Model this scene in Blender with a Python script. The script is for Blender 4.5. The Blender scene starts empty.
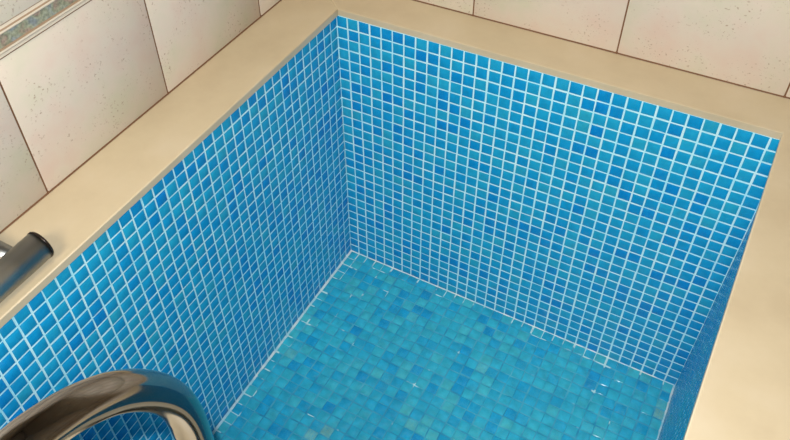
import bpy, math, random
from mathutils import Matrix, Vector

random.seed(7)
U = 0.030                      # one mosaic tile pitch in metres; plans below are written in pitches
scene = bpy.context.scene
COL = scene.collection

# ------------------------------------------------------------------ materials
def new_mat(name):
    m = bpy.data.materials.new(name); m.use_nodes = True
    nt = m.node_tree; nt.nodes.clear()
    out = nt.nodes.new('ShaderNodeOutputMaterial')
    p = nt.nodes.new('ShaderNodeBsdfPrincipled')
    nt.links.new(p.outputs[0], out.inputs[0])
    return m, nt, p

def N(nt, kind, **kw):
    n = nt.nodes.new(kind)
    for k, v in kw.items(): setattr(n, k, v)
    return n

def ramp(nt, stops, interp='LINEAR'):
    r = nt.nodes.new('ShaderNodeValToRGB'); r.color_ramp.interpolation = interp
    e = r.color_ramp.elements
    while len(e) < len(stops): e.new(0.5)
    for k, (pos, c) in enumerate(stops):
        e[k].position = pos; e[k].color = (*c, 1)
    return r

def lin(r, g, b):
    f = lambda c: (c/255/12.92) if c/255 <= .04045 else ((c/255+.055)/1.055)**2.4
    return (f(r), f(g), f(b))

def mosaic_mat(name, stops, rough, cloud=0.1):
    """Glazed mosaic: every tile draws its own glaze colour, with a faint cloud inside the tile."""
    m, nt, p = new_mat(name)
    uv = N(nt, 'ShaderNodeUVMap', uv_map='tile_id')
    wn = N(nt, 'ShaderNodeTexWhiteNoise', noise_dimensions='2D'); nt.links.new(uv.outputs[0], wn.inputs['Vector'])
    r = ramp(nt, stops); nt.links.new(wn.outputs['Value'], r.inputs[0])
    tc = N(nt, 'ShaderNodeTexCoord')
    nz = N(nt, 'ShaderNodeTexNoise'); nz.inputs['Scale'].default_value = 45; nz.inputs['Detail'].default_value = 4
    nt.links.new(tc.outputs['Object'], nz.inputs['Vector'])
    mr = N(nt, 'ShaderNodeMapRange'); mr.inputs[1].default_value = .3; mr.inputs[2].default_value = .7
    mr.inputs[3].default_value = 1 - cloud; mr.inputs[4].default_value = 1 + cloud
    nt.links.new(nz.outputs[0], mr.inputs[0])
    mx = N(nt, 'ShaderNodeMix', data_type='RGBA', blend_type='MULTIPLY'); mx.inputs[0].default_value = 1
    nt.links.new(r.outputs[0], mx.inputs[6]); nt.links.new(mr.outputs[0], mx.inputs[7])
    nt.links.new(mx.outputs[2], p.inputs['Base Color'])
    p.inputs['Roughness'].default_value = rough
    bp = N(nt, 'ShaderNodeBump'); bp.inputs['Strength'].default_value = .12; bp.inputs['Distance'].default_value = .002
    nt.links.new(nz.outputs[0], bp.inputs['Height']); nt.links.new(bp.outputs[0], p.inputs['Normal'])
    return m

def grout_mat(name, c1, c2, scale, lo=.4, hi=.6):
    m, nt, p = new_mat(name)
    tc = N(nt, 'ShaderNodeTexCoord')
    nz = N(nt, 'ShaderNodeTexNoise'); nz.inputs['Scale'].default_value = scale; nz.inputs['Detail'].default_value = 3
    nt.links.new(tc.outputs['Object'], nz.inputs['Vector'])
    r = ramp(nt, [(lo, c1), (hi, c2)]); nt.links.new(nz.outputs[0], r.inputs[0])
    nt.links.new(r.outputs[0], p.inputs['Base Color']); p.inputs['Roughness'].default_value = .8
    return m

def stone_mat(name, c1, c2, c3, rough, scale, pits=0.0, pit_col=(.2, .14, .09), by_tile=False):
    """Cloudy stone / stone-look ceramic, optionally with small dark pits."""
    m, nt, p = new_mat(name)
    tc = N(nt, 'ShaderNodeTexCoord')
    vec = tc.outputs['Object']
    if by_tile:      # each tile shows another piece of the print
        uv = N(nt, 'ShaderNodeUVMap', uv_map='tile_id')
        sc = N(nt, 'ShaderNodeVectorMath', operation='SCALE'); sc.inputs['Scale'].default_value = 3.7
        nt.links.new(uv.outputs[0], sc.inputs[0])
        ad = N(nt, 'ShaderNodeVectorMath', operation='ADD')
        nt.links.new(vec, ad.inputs[0]); nt.links.new(sc.outputs[0], ad.inputs[1]); vec = ad.outputs[0]
    nz = N(nt, 'ShaderNodeTexNoise'); nz.inputs['Scale'].default_value = scale; nz.inputs['Detail'].default_value = 5
    nz.inputs['Roughness'].default_value = .6
    nt.links.new(vec, nz.inputs['Vector'])
    r = ramp(nt, [(.32, c1), (.5, c2), (.68, c3)]); nt.links.new(nz.outputs[0], r.inputs[0])
    col = r.outputs[0]
    if pits:
        v = N(nt, 'ShaderNodeTexNoise'); v.inputs['Scale'].default_value = 210; v.inputs['Detail'].default_value = 2
        n2 = N(nt, 'ShaderNodeTexNoise'); n2.inputs['Scale'].default_value = 13
        nt.links.new(vec, v.inputs['Vector']); nt.links.new(vec, n2.inputs['Vector'])
        a = N(nt, 'ShaderNodeMapRange'); a.inputs[1].default_value = .63; a.inputs[2].default_value = .70
        nt.links.new(v.outputs[0], a.inputs[0])
        b = N(nt, 'ShaderNodeMapRange'); b.inputs[1].default_value = .44; b.inputs[2].default_value = .6
        nt.links.new(n2.outputs[0], b.inputs[0])
        ml = N(nt, 'ShaderNodeMath', operation='MULTIPLY'); nt.links.new(a.outputs[0], ml.inputs[0]); nt.links.new(b.outputs[0], ml.inputs[1])
        ms = N(nt, 'ShaderNodeMath', operation='MULTIPLY'); ms.inputs[1].default_value = pits; nt.links.new(ml.outputs[0], ms.inputs[0])
        mx = N(nt, 'ShaderNodeMix', data_type='RGBA'); mx.inputs[7].default_value = (*pit_col, 1)
        nt.links.new(ms.outputs[0], mx.inputs[0]); nt.links.new(col, mx.inputs[6]); col = mx.outputs[2]
    nt.links.new(col, p.inputs['Base Color']); p.inputs['Roughness'].default_value = rough
    bp = N(nt, 'ShaderNodeBump'); bp.inputs['Strength'].default_value = .15; bp.inputs['Distance'].default_value = .002
    nt.links.new(nz.outputs[0], bp.inputs['Height']); nt.links.new(bp.outputs[0], p.inputs['Normal'])
    return m

def plain(name, c, rough=.5, metal=0.0):
    m, nt, p = new_mat(name)
    p.inputs['Base Color'].default_value = (*c, 1); p.inputs['Roughness'].default_value = rough
    p.inputs['Metallic'].default_value = metal
    return m

def steel_mat(name, c, rough, streak):
    m, nt, p = new_mat(name)
    p.inputs['Base Color'].default_value = (*c, 1); p.inputs['Metallic'].default_value = 1
    tc = N(nt, 'ShaderNodeTexCoord')
    nz = N(nt, 'ShaderNodeTexNoise'); nz.inputs['Scale'].default_value = 60; nz.inputs['Detail'].default_value = 4
    nt.links.new(tc.outputs['Object'], nz.inputs['Vector'])
    mr = N(nt, 'ShaderNodeMapRange'); mr.inputs[3].default_value = max(rough - streak, .02); mr.inputs[4].default_value = rough + streak
    nt.links.new(nz.outputs[0], mr.inputs[0]); nt.links.new(mr.outputs[0], p.inputs['Roughness'])
    return m

BLUES = [(0.0, lin(10, 132, 212)), (.2, lin(16, 150, 213)), (.6, lin(28, 162, 213)), (.92, lin(38, 170, 211)), (1.0, lin(46, 170, 202))]
FLOORS = [(0.0, lin(18, 148, 210)), (.12, lin(28, 164, 212)), (.4, lin(50, 180, 210)), (.8, lin(58, 186, 208)), (.98, lin(76, 190, 202)), (1.0, lin(136, 196, 184))]
M = dict(
    mosaic=mosaic_mat('blue_mosaic', BLUES, .13),
    mosaic_floor=mosaic_mat('turquoise_mosaic', FLOORS, .14, .16),
    grout=grout_mat('pale_grout', lin(176, 240, 255), lin(206, 248, 255), 18),
    grout_floor=grout_mat('stained_grout', lin(30, 146, 186), lin(84, 184, 208), 26, .35, .7),
    seam=grout_mat('white_grout', lin(170, 220, 236), lin(225, 240, 242), 40),
    coping=stone_mat('beige_stone', lin(196, 181, 152), lin(203, 189, 160), lin(208, 195, 169), .42, 6),
    wall_tile=stone_mat('travertine_tile', lin(214, 196, 184), lin(214, 204, 191), lin(206, 203, 184), .4, 9, .7, lin(150, 122, 100), True),
    wall_joint=plain('brown_joint', lin(112, 78, 52), .8),
    bead=plain('cream_bead', lin(206, 198, 182), .35),
    groove=plain('taupe_moulding', lin(160, 138, 116), .5),
    steel=steel_mat('polished_steel', (.27, .255, .235), .11, .004),
    bar_steel=steel_mat('brushed_steel', (.33, .34, .33), .34, .05),
    plug=plain('dark_plug', lin(44, 36, 34), .25, .6),
    ceiling=plain('dim_plaster', lin(190, 175, 155), .8),
)
# printed listello band: mottled green with blue and rose blotches
def band_mat():
    m, nt, p = new_mat('listello_print')
    tc = N(nt, 'ShaderNodeTexCoord')
    a = N(nt, 'ShaderNodeTexNoise'); a.inputs['Scale'].default_value = 38; a.inputs['Detail'].default_value = 2
    b = N(nt, 'ShaderNodeTexNoise'); b.inputs['Scale'].default_value = 190; b.inputs['Detail'].default_value = 3
    nt.links.new(tc.outputs['Object'], a.inputs['Vector']); nt.links.new(tc.outputs['Object'], b.inputs['Vector'])
    r = ramp(nt, [(.36, lin(164, 144, 130)), (.45, lin(150, 154, 130)), (.54, lin(158, 164, 144)), (.64, lin(142, 152, 156))])
    nt.links.new(a.outputs[0], r.inputs[0])
    mr = N(nt, 'ShaderNodeMapRange'); mr.inputs[1].default_value = .3; mr.inputs[2].default_value = .65
    mr.inputs[3].default_value = .55; mr.inputs[4].default_value = 1.12; nt.links.new(b.outputs[0], mr.inputs[0])
    mx = N(nt, 'ShaderNodeMix', data_type='RGBA', blend_type='MULTIPLY'); mx.inputs[0].default_value = 1
    nt.links.new(r.outputs[0], mx.inputs[6]); nt.links.new(mr.outputs[0], mx.inputs[7])
    nt.links.new(mx.outputs[2], p.inputs['Base Color']); p.inputs['Roughness'].default_value = .45
    return m
M['band'] = band_mat()
def add_edge_ticks(m):
    """The floor joints have darkened with use, but keep their white near the walls and in a few short runs."""
    nt = m.node_tree; p = next(n for n in nt.nodes if n.type == 'BSDF_PRINCIPLED')
    src = p.inputs['Base Color'].links[0].from_socket
    tc = N(nt, 'ShaderNodeTexCoord'); sp = N(nt, 'ShaderNodeSeparateXYZ'); nt.links.new(tc.outputs['Object'], sp.inputs[0])
    ny = N(nt, 'ShaderNodeMath', operation='MULTIPLY'); ny.inputs[1].default_value = -1; nt.links.new(sp.outputs[1], ny.inputs[0])
    mn = N(nt, 'ShaderNodeMath', operation='MINIMUM'); nt.links.new(sp.outputs[0], mn.inputs[0]); nt.links.new(ny.outputs[0], mn.inputs[1])
    nz = N(nt, 'ShaderNodeTexNoise'); nz.inputs['Scale'].default_value = 21; nz.inputs['Detail'].default_value = 2
    nt.links.new(tc.outputs['Object'], nz.inputs['Vector'])
    d = N(nt, 'ShaderNodeMapRange'); d.inputs[1].default_value = .012; d.inputs[2].default_value = .042; d.inputs[3].default_value = .24; d.inputs[4].default_value = 0
    nt.links.new(mn.outputs[0], d.inputs[0])
    ad = N(nt, 'ShaderNodeMath', operation='ADD'); nt.links.new(nz.outputs[0], ad.inputs[0]); nt.links.new(d.outputs[0], ad.inputs[1])
    f = N(nt, 'ShaderNodeMapRange'); f.inputs[1].default_value = .67; f.inputs[2].default_value = .72; nt.links.new(ad.outputs[0], f.inputs[0])
    mx = N(nt, 'ShaderNodeMix', data_type='RGBA'); mx.inputs[7].default_value = (*lin(190, 232, 236), 1)
    nt.links.new(f.outputs[0], mx.inputs[0]); nt.links.new(src, mx.inputs[6]); nt.links.new(mx.outputs[2], p.inputs['Base Color'])
add_edge_ticks(M['grout_floor'])

# ------------------------------------------------------------------ mesh helpers
def link(name, verts, faces, mats, parent=None, mat_ids=None, uvs=None, smooth=False):
    me = bpy.data.meshes.new(name)
    me.from_pydata([tuple(c*U for c in v) for v in verts], [], faces)
    for m in (mats if isinstance(mats, (list, tuple)) else [mats]): me.materials.append(m)
    if mat_ids: me.polygons.foreach_set('material_index', mat_ids)
    if uvs:
        l = me.uv_layers.new(name='tile_id')
        l.data.foreach_set('uv', [c for uv in uvs for c in uv])
    if smooth: me.polygons.foreach_set('use_smooth', [True]*len(me.polygons))
    me.update()
    o = bpy.data.objects.new(name, me); COL.objects.link(o)
    if parent is not None: o.parent = parent
    return o

def tile_sheet(name, origin, eu, ev, en, ucuts, vcuts, g, bev, h, mats, parent=None, jit=0.0, tilt=0.0, wave=0.0, seed=0, spread=(0., 0.)):
    """One continuous tiled skin: joints sunk, tiles raised by h with a bevelled rim and a faint pillow."""
    rnd = random.Random(seed)
    O, EU, EV, EN = (Vector(x) for x in (origin, eu, ev, en))
    nu, nv = len(ucuts) - 1, len(vcuts) - 1
    info = {}
    for i in range(nu):
        for j in range(nv):
            info[i, j] = (rnd.uniform(-jit, jit), rnd.uniform(-jit, jit), rnd.uniform(-tilt, tilt), rnd.uniform(-tilt, tilt), rnd.uniform(-jit, jit)*.8)
    def line(cuts):
        L = []
        for k in range(len(cuts) - 1):
            a, b = cuts[k], cuts[k+1]
            for q, pos in enumerate((a, a+g, a+g+bev, b-g-bev, b-g)):
                L.append((pos, k, q))
        L.append((cuts[-1], len(cuts)-2, 5))
        return L
    LU, LV = line(ucuts), line(vcuts)
    lift = {0: 0, 5: 0, 1: 0.25, 4: 0.25, 2: 1, 3: 1}
    verts = []
    for (u, i, qu) in LU:
        for (v, j, qv) in LV:
            du = dv = 0.0; hh = 0.0
            if 0 < qu < 5 and 0 < qv < 5:
                ju, jv, ta, tb, tw = info[i, j]
                cu, cv = (ucuts[i]+ucuts[i+1])/2, (vcuts[j]+vcuts[j+1])/2
                hh = h*min(lift[qu], lift[qv])
                du, dv = ju - tw*(v-cv), jv + tw*(u-cu)
                hh += (u-cu)*ta + (v-cv)*tb
            w = wave*(math.sin(u*.43+v*.21+seed)+math.sin(v*.57-u*.13+seed*2)) if wave else 0
            verts.append(O + EU*(u+du) + EV*(v+dv) + EN*(hh+w))
    W = len(LV); faces, ids, uvs = [], [], []
    flip = EU.cross(EV).dot(EN) < 0
    for a in range(len(LU)-1):
        for b in range(len(LV)-1):
            f = (a*W+b, (a+1)*W+b, (a+1)*W+b+1, a*W+b+1)
            faces.append(f[::-1] if flip else f)
            i, qu = LU[a][1], LU[a][2]; j, qv = LV[b][1], LV[b][2]
            tile = qu in (1, 2, 3) and qv in (1, 2, 3)
            ids.append(0 if tile else 1)
            uvs += [((i+.5)*.731+seed*1.37, (j+.5)*.517+seed*.71)]*4
    o = link(name, verts, faces, mats, parent, ids, uvs)
    # rounded tile rims read as glaze: smooth the tile faces, keep the joints flat
    o.data.polygons.foreach_set('use_smooth', [k == 0 for k in ids])
    return o

def slab(name, outline, z0, z1, r, mat, parent=None, seg=5):
    """Stone slab over an outline (counter-clockwise), the upper rim rounded by radius r."""
    c = Vector((sum(p[0] for p in outline)/len(outline), sum(p[1] for p in outline)/len(outline)))
    n = len(outline)
    def inset(d):
        res = []
        for k in range(n):
            p0, p1, p2 = (Vector(outline[(k+s) % n]) for s in (-1, 0, 1))
            e1, e2 = (p1-p0).normalized(), (p2-p1).normalized()
            n1, n2 = Vector((-e1.y, e1.x)), Vector((-e2.y, e2.x))
            b = n1+n2; b = b/ (1 + n1.dot(n2))
            res.append(p1 + b*d)
        return res
    rings = [(z0, 0.0), (z1-r, 0.0)] + [(z1-r+r*math.sin(t), r*(1-math.cos(t))) for t in [math.pi/2*k/seg for k in range(1, seg+1)]]
    verts, faces = [], []
    for z, d in rings:
        verts += [(p.x, p.y, z) for p in inset(d)]
    for k in range(len(rings)-1):
        for i in range(n):
            j = (i+1) % n
            faces.append((k*n+i, k*n+j, (k+1)*n+j, (k+1)*n+i))
    faces.append(tuple(range((len(rings)-1)*n, len(rings)*n)))
    faces.append(tuple(reversed(range(n))))
    o = link(name, verts, faces, mat, parent)
    o.data.polygons.foreach_set('use_smooth', [1 <= k//n <= seg for k in range(len(faces)-2)] + [False, False])
    return o

def arc(p0, p1, p2, rad, seg=14):
    """Points rounding the corner p1 of p0-p1-p2 with a bend of the given radius."""
    p0, p1, p2 = Vector(p0), Vector(p1), Vector(p2)
    a, b = (p0-p1).normalized(), (p2-p1).normalized()
    th = a.angle(b); d = rad/math.tan(th/2)
    s, e = p1+a*d, p1+b*d
    c = p1 + (a+b).normalized()*(rad/math.sin(th/2))
    ax = (s-c).cross(e-c).normalized(); tot = (s-c).angle(e-c)
    return [c + (Matrix.Rotation(tot*k/seg, 3, ax) @ (s-c)) for k in range(seg+1)]

def tube(name, pts, r, mat, parent=None, sides=32, cap0=True, cap1=True, radii=None):
    pts = [Vector(p) for p in pts]
    verts, faces = [], []
    T = [(pts[min(k+1, len(pts)-1)]-pts[max(k-1, 0)]).normalized() for k in range(len(pts))]
    nrm = T[0].orthogonal().normalized()
    for k, p in enumerate(pts):
        if k:
            nrm = (T[k-1].rotation_difference(T[k]) @ nrm)
            nrm = (nrm - T[k]*nrm.dot(T[k])).normalized()
        bn = T[k].cross(nrm); rr = radii[k] if radii else r
        for s in range(sides):
            a = 2*math.pi*s/sides
            verts.append(p + (nrm*math.cos(a)+bn*math.sin(a))*rr)
    for k in range(len(pts)-1):
        for s in range(sides):
            t = (s+1) % sides
            faces.append((k*sides+s, k*sides+t, (k+1)*sides+t, (k+1)*sides+s))
    ncap = 0
    if cap0: faces.append(tuple(reversed(range(sides)))); ncap += 1
    if cap1: faces.append(tuple(range((len(pts)-1)*sides, len(pts)*sides))); ncap += 1
    o = link(name, verts, faces, mat, parent)
    o.data.polygons.foreach_set('use_smooth', [True]*(len(faces)-ncap)+[False]*ncap)
    return o

def extrude(name, profile, axis_from, axis_to, eo, ez, mats, ids, parent=None, smooth=False):
    """Sweep an open profile [(out, up)] straight from one point to another."""
    A, B, EO, EZ = (Vector(x) for x in (axis_from, axis_to, eo, ez))
    verts = [A+EO*o+EZ*z for o, z in profile]+[B+EO*o+EZ*z for o, z in profile]
    n = len(profile)
    flip = (B-A).cross(EZ).dot(EO) < 0
    faces = [(k, n+k, n+k+1, k+1) for k in range(n-1)]
    if flip: faces = [f[::-1] for f in faces]
    return link(name, verts, faces, mats, parent, ids, None, smooth)

def empty(name, loc=(0, 0, 0)):
    o = bpy.data.objects.new(name, None); COL.objects.link(o)
    o.empty_display_size = .05
    return o

def tag(o, label, cat): o['label'] = label; o['category'] = cat
def struct(o): o['kind'] = 'structure'; return o

# ------------------------------------------------------------------ plan (in tile pitches)
LEN, DEEP, WID = 38, 28, 33           # pool: along y, down, across
XL, YB = -4.63, 3.85                   # faces of the left and back room walls
XR, YF = 58.0, -100.0                 # right and front room walls
ZC, Z0 = 0.72, 0.16                   # coping top and underside
CEIL = 92.0
rng = lambda a, b: [a+k for k in range(int(b-a)+1)]

# ------------------------------------------------------------------ the pool
pool = empty('plunge_pool')
tag(pool, 'sunken plunge pool lined with small blue mosaic tiles inside a beige stone rim', 'pool')
ROWS = [-.16, .9, 1.92, 2.94, 3.96, 4.98] + rng(6, DEEP)      # the top courses are a hair taller
mos = [M['mosaic'], M['grout']]
G, BV, H = .062, .045, .035
tile_sheet('pool_wall', (0, 0, 0), (1, 0, 0), (0, 0, -1), (0, -1, 0), rng(0, WID), ROWS, G, BV, H, mos, pool, .018, .012, .012, 1)
tile_sheet('pool_wall', (0, 0, 0), (0, -1, 0), (0, 0, -1), (1, 0, 0), rng(0, LEN), ROWS, G, BV, H, mos, pool, .018, .012, .012, 2)
tile_sheet('pool_wall', (WID, 0, 0), (0, -1, 0), (0, 0, -1), (-1, 0, 0), rng(0, LEN), ROWS, G, BV, H, mos, pool, .018, .012, .012, 3)
tile_sheet('pool_wall', (0, -LEN, 0), (1, 0, 0), (0, 0, -1), (0, 1, 0), rng(0, WID), ROWS, G, BV, H, mos, pool, .018, .012, .012, 4)
tile_sheet('pool_floor', (0, 0, -DEEP), (1, 0, 0), (0, -1, 0), (0, 0, 1), rng(0, WID), rng(0, LEN), .05, .08, .045,
           [M['mosaic_floor'], M['grout_floor']], pool, .05, .035, .015, 5)
# white grout run into the corners at the foot of the walls
def seam(a, b, eo, w, hgt):
    o = extrude('corner_joint', [(0.0, hgt), (w*.35, hgt*.4), (w, 0.0)], a, b, eo, (0, 0, 1), M['seam'], None, pool, True)
    return o
zb = -DEEP+.05
seam((.045, 0, zb), (.045, -LEN, zb), (1, 0, 0), .17, .16)
seam((0, -.045, zb), (WID, -.045, zb), (0, -1, 0), .08, .08)
seam((WID-.045, 0, zb), (WID-.045, -LEN, zb), (-1, 0, 0), .15, .12)

# coping slabs
EI, EL = .03, .2                                    # overhang at the back, at the left
xr0, xr1 = 32.5, 32.5-.0235*(LEN+1)                 # the right-hand slab runs slightly out of square
CW = 5.0
gap = .006
slab('coping', [(EL, -EI), (XL+.06, YB-.06), (XL+.06, -LEN-CW), (EL, -LEN-CW)], Z0, ZC, .1, M['coping'], pool)
slab('coping', [(EL+gap, -EI), (xr0, -EI), (xr1, -LEN-CW), (38, -LEN-CW), (38, YB-.06), (XL+.06+gap, YB-.06)], Z0, ZC, .1, M['coping'], pool)
slab('coping', [(EL+gap, -LEN+.07), (EL+gap, -LEN-CW), (xr1-.02, -LEN-CW), (xr1-.02, -LEN+.07)], Z0, ZC, .1, M['coping'], pool)

# stone entry step at the near end, out of view, added for its cream reflection in the handrail
SZ = -9.0
slab('pool_step', [(10.0, -LEN+.1), (WID-.1, -LEN+.1), (WID-.1, -32.6), (10.0, -32.6)], -DEEP+.2, SZ, .15, M['coping'], pool)

# ------------------------------------------------------------------ the room
wt = [M['wall_tile'], M['wall_joint']]
P = 11.04
def room_wall(name, origin, eu, en, ucuts, seed, band=True):
    """Stone-look ceramic courses above the coping with a printed listello run between moulded beads."""
    w = empty(name); struct(w)
    L = ucuts[-1]-ucuts[0]
    O = Vector(origin); EU = Vector(eu)
    GJ, BJ, HJ = .055, .05, .06
    struct(tile_sheet('wall_course', origin, eu, (0, 0, 1), en, ucuts, [ZC-.9, 10.05], GJ, BJ, HJ, wt, w, .0, .001, 0, seed))
    struct(extrude('wall_sealant', [(.02, ZC+.11), (.07, ZC+.09), (.12, ZC+.01)], O+EU*ucuts[0], O+EU*ucuts[-1], en, (0, 0, 1), [M['wall_joint']], None, w))
    struct(tile_sheet('wall_course', origin, eu, (0, 0, 1), en, ucuts, [11.62+9.4*k for k in range(9)], GJ, BJ, HJ, [M['wall_tile'], M['groove']], w, .0, .001, 0, seed+20))
    a, b = O+EU*ucuts[0], O+EU*ucuts[-1]
    prof = [(0, 10.05), (.10, 10.08), (.16, 10.16), (.12, 10.24), (.07, 10.28),          # lower torus
            (.20, 10.34), (.24, 10.42), (.2, 10.5), (.08, 10.53),                       # cream bead
            (.08, 10.56), (.08, 11.24), (.08, 11.28),                                    # printed band
            (.2, 11.32), (.23, 11.38), (.18, 11.45), (.05, 11.48), (0, 11.62)]           # upper bead
    ids = [1, 1, 2, 2, 0, 0, 0, 1, 1, 3, 1, 0, 0, 0, 1, 2]
    struct(extrude('wall_listello', prof, a, b, en, (0, 0, 1), [M['bead'], M['groove'], M['bead'], M['band']], ids, w))
    return w

ul = [0, 3.72+YB] + [3.72+YB+P*k for k in range(1, 10)]           # joints met along the left wall, from the back corner
room_wall('wall_left', (XL, YB, 0), (0, -1, 0), (1, 0, 0), ul, 11)
ub = [0, -1.1-XL] + [-1.1-XL+P*k for k in range(1, 6)] + [XR-XL]
room_wall('wall_back', (XL, YB, 0), (1, 0, 0), (0, -1, 0), ub, 12)
room_wall('wall_right', (XR, YB, 0), (0, -1, 0), (-1, 0, 0), ul, 13)
room_wall('wall_front', (XL, YF+2.0, 0), (1, 0, 0), (0, 1, 0), ub, 14)
struct(tile_sheet('floor', (38, YB, ZC-.06), (1, 0, 0), (0, -1, 0), (0, 0, 1), [0, 10, 20], [0]+[8.7+11*k for k in range(9)]+[YB-YF-2], .055, .05, .06, wt, None, 0, .001, 0, 15))
struct(tile_sheet('floor', (XL, -LEN-CW, ZC-.06), (1, 0, 0), (0, -1, 0), (0, 0, 1), [0]+[9.7+11*k for k in range(3)]+[38-XL], [0, 11, 22, 33, 44, -LEN-CW-YF-2], .055, .05, .06, wt, None, 0, .001, 0, 16))
struct(link('ceiling', [(XL, YB, CEIL), (XR, YB, CEIL), (XR, YF+2, CEIL), (XL, YF+2, CEIL), (XL, YB, CEIL+2), (XR, YB, CEIL+2), (XR, YF+2, CEIL+2), (XL, YF+2, CEIL+2)],
            [(0, 1, 2, 3), (7, 6, 5, 4), (0, 4, 5, 1), (1, 5, 6, 2), (2, 6, 7, 3), (3, 7, 4, 0)], M['ceiling']))

# ------------------------------------------------------------------ curved handrail dropping into the pool
hr = empty('handrail')
tag(hr, 'curved polished steel handrail sloping over and dropping into the blue pool', 'handrail')
X = 16.4; RR = .635
front = -46.3
over = [(-40.88, 14.72), (-39.99, 14.43), (-39.24, 14.05), (-38.34, 13.38), (-37.74, 12.74), (-37.21, 12.0), (-36.72, 11.1),
        (-36.36, 10.1), (-36.17, 9.05), (-36.12, 8.05)]          # the sweep over the water: (y, z)
knots = [(front, ZC+.14), (front+.02, 6.0), (front+.3, 10.0), (front+1.2, 12.6), (front+2.8, 14.1), (-42.2, 14.75)] + over + [(-36.12, 5.5), (-36.12, -2), (-36.12, SZ+.15)]
def smooth_path(kn, n=6):
    pts = []
    for a in range(len(kn)-1):
        p = [Vector(kn[max(0, min(len(kn)-1, a+d))]) for d in (-1, 0, 1, 2)]
        t0 = 0; t1 = t0+(p[1]-p[0]).length**.5 if a else .001
        if a == 0: p[0] = p[1]*2-p[2]
        if a == len(kn)-2: p[3] = p[2]*2-p[1]
        t1 = (p[1]-p[0]).length**.5; t2 = t1+(p[2]-p[1]).length**.5; t3 = t2+(p[3]-p[2]).length**.5
        for k in range(n):
            t = t1+(t2-t1)*k/n
            A1 = p[0]*((t1-t)/t1)+p[1]*(t/t1); A2 = p[1]*((t2-t)/(t2-t1))+p[2]*((t-t1)/(t2-t1)); A3 = p[2]*((t3-t)/(t3-t2))+p[3]*((t-t2)/(t3-t2))
            B1 = A1*((t2-t)/t2)+A2*(t/t2); B2 = A2*((t3-t)/(t3-t1))+A3*((t-t1)/(t3-t1))
            pts.append(B1*((t2-t)/(t2-t1))+B2*((t-t1)/(t2-t1)))
    pts.append(Vector(kn[-1]))
    return pts
path = [(X, q.x, q.y) for q in smooth_path(knots)]
tube('rail_tube', path, RR, M['steel'], hr, 40)
def flange(parent, c, axis, r, t, mat):
    c, ax = Vector(c), Vector(axis)
    return tube('mounting_flange', [c, c+ax*t*.6, c+ax*t*.85, c+ax*t], r, mat, parent, 36, radii=[r, r, r*.96, r*.86])
flange(hr, (X, front, ZC-.0), (0, 0, 1), 1.6, .25, M['steel'])
flange(hr, (X, -36.12, SZ+.02), (0, 0, 1), 1.6, .25, M['steel'])

# ------------------------------------------------------------------ straight grab bar along the left coping
gb = empty('grab_bar')
tag(gb, 'straight grey steel grab bar with dark end cap beside the left tiled wall', 'grab bar')
BX, BZ, BR = -.87, 1.72, .86
BY = -29.35
tube('bar_tube', [(BX, BY-.2, BZ), (BX, -43.0, BZ)], BR, M['bar_steel'], gb, 40)
tube('end_cap', [(BX, BY-.2, BZ), (BX, BY-.1, BZ), (BX, BY-.03, BZ), (BX, BY, BZ)], BR, M['plug'], gb, 40, radii=[BR*1.03, BR*1.03, BR*.97, BR*.82])
for yy in (-31.0, -41.0):
    b = tube('wall_bracket', [(BX-.5, yy, BZ), (XL+.5, yy, BZ)], .62, M['bar_steel'], gb, 28)
    flange(b, (XL+.12, yy, BZ), (1, 0, 0), 1.05, .4, M['bar_steel'])

# parts that look unlike the rest of their thing
for o in COL.objects:
    base = o.name.split('.')[0]
    if base == 'coping': o['label'] = 'smooth beige stone coping'
    elif base == 'pool_floor': o['label'] = 'turquoise mosaic pool floor'
    elif base == 'end_cap': o['label'] = 'dark round end cap'

# ------------------------------------------------------------------ camera
R = ((0.864911, 0.500707, -0.034955), (-0.322456, 0.607671, 0.72578), (0.384645, -0.616464, 0.687038))
C = Vector((28.864, -44.401, 32.459))
r0 = Vector(R[0]).normalized(); r2 = Vector(R[2]); r2 = (r2 - r0*r0.dot(r2)).normalized(); r1 = r2.cross(r0)
cam = bpy.data.cameras.new('camera'); co = bpy.data.objects.new('camera', cam); COL.objects.link(co)
m = Matrix((r0, r1, r2)).transposed().to_4x4(); m.translation = C*U
co.matrix_world = m
cam.sensor_fit = 'HORIZONTAL'; cam.sensor_width = 36; cam.lens = 36*768.767/790
cam.shift_x = (395-356.783)/790; cam.shift_y = (177.256-220)/790
cam.clip_start = .01
scene.camera = co

# ------------------------------------------------------------------ light: the camera's flash and a warm lamp out of view behind the camera
def lamp(name, kind, loc, energy, color, **kw):
    l = bpy.data.lights.new(name, kind); l.energy = energy; l.color = color
    for k, v in kw.items(): setattr(l, k, v)
    o = bpy.data.objects.new(name, l); COL.objects.link(o); o.location = Vector(loc)*U
    return o
fl = C + r0*(-.7) + r1*1.2 + r2*.3
flash = lamp('camera_flash', 'SPOT', fl, 68, (.97, .99, 1), shadow_soft_size=.006, spot_size=math.radians(100), spot_blend=.35)
flash.matrix_world = Matrix.Translation(fl*U) @ m.to_3x3().to_4x4()
room = lamp('room_lamp', 'AREA', (26, -86, 72), 7.2, (1, .82, .58), shape='DISK', size=.9, spread=math.radians(66))
room.rotation_euler = (Vector((16, -14, -6))-Vector((26, -86, 72))).to_track_quat('-Z', 'Y').to_euler()
w = bpy.data.worlds.new('room_air'); scene.world = w; w.use_nodes = True
w.node_tree.nodes['Background'].inputs[0].default_value = (.02, .018, .015, 1)

scene.view_settings.view_transform = 'Standard'; scene.view_settings.look = 'None'
scene.view_settings.gamma = 1; scene.view_settings.use_curve_mapping = False
scene.view_settings.exposure = 0.0
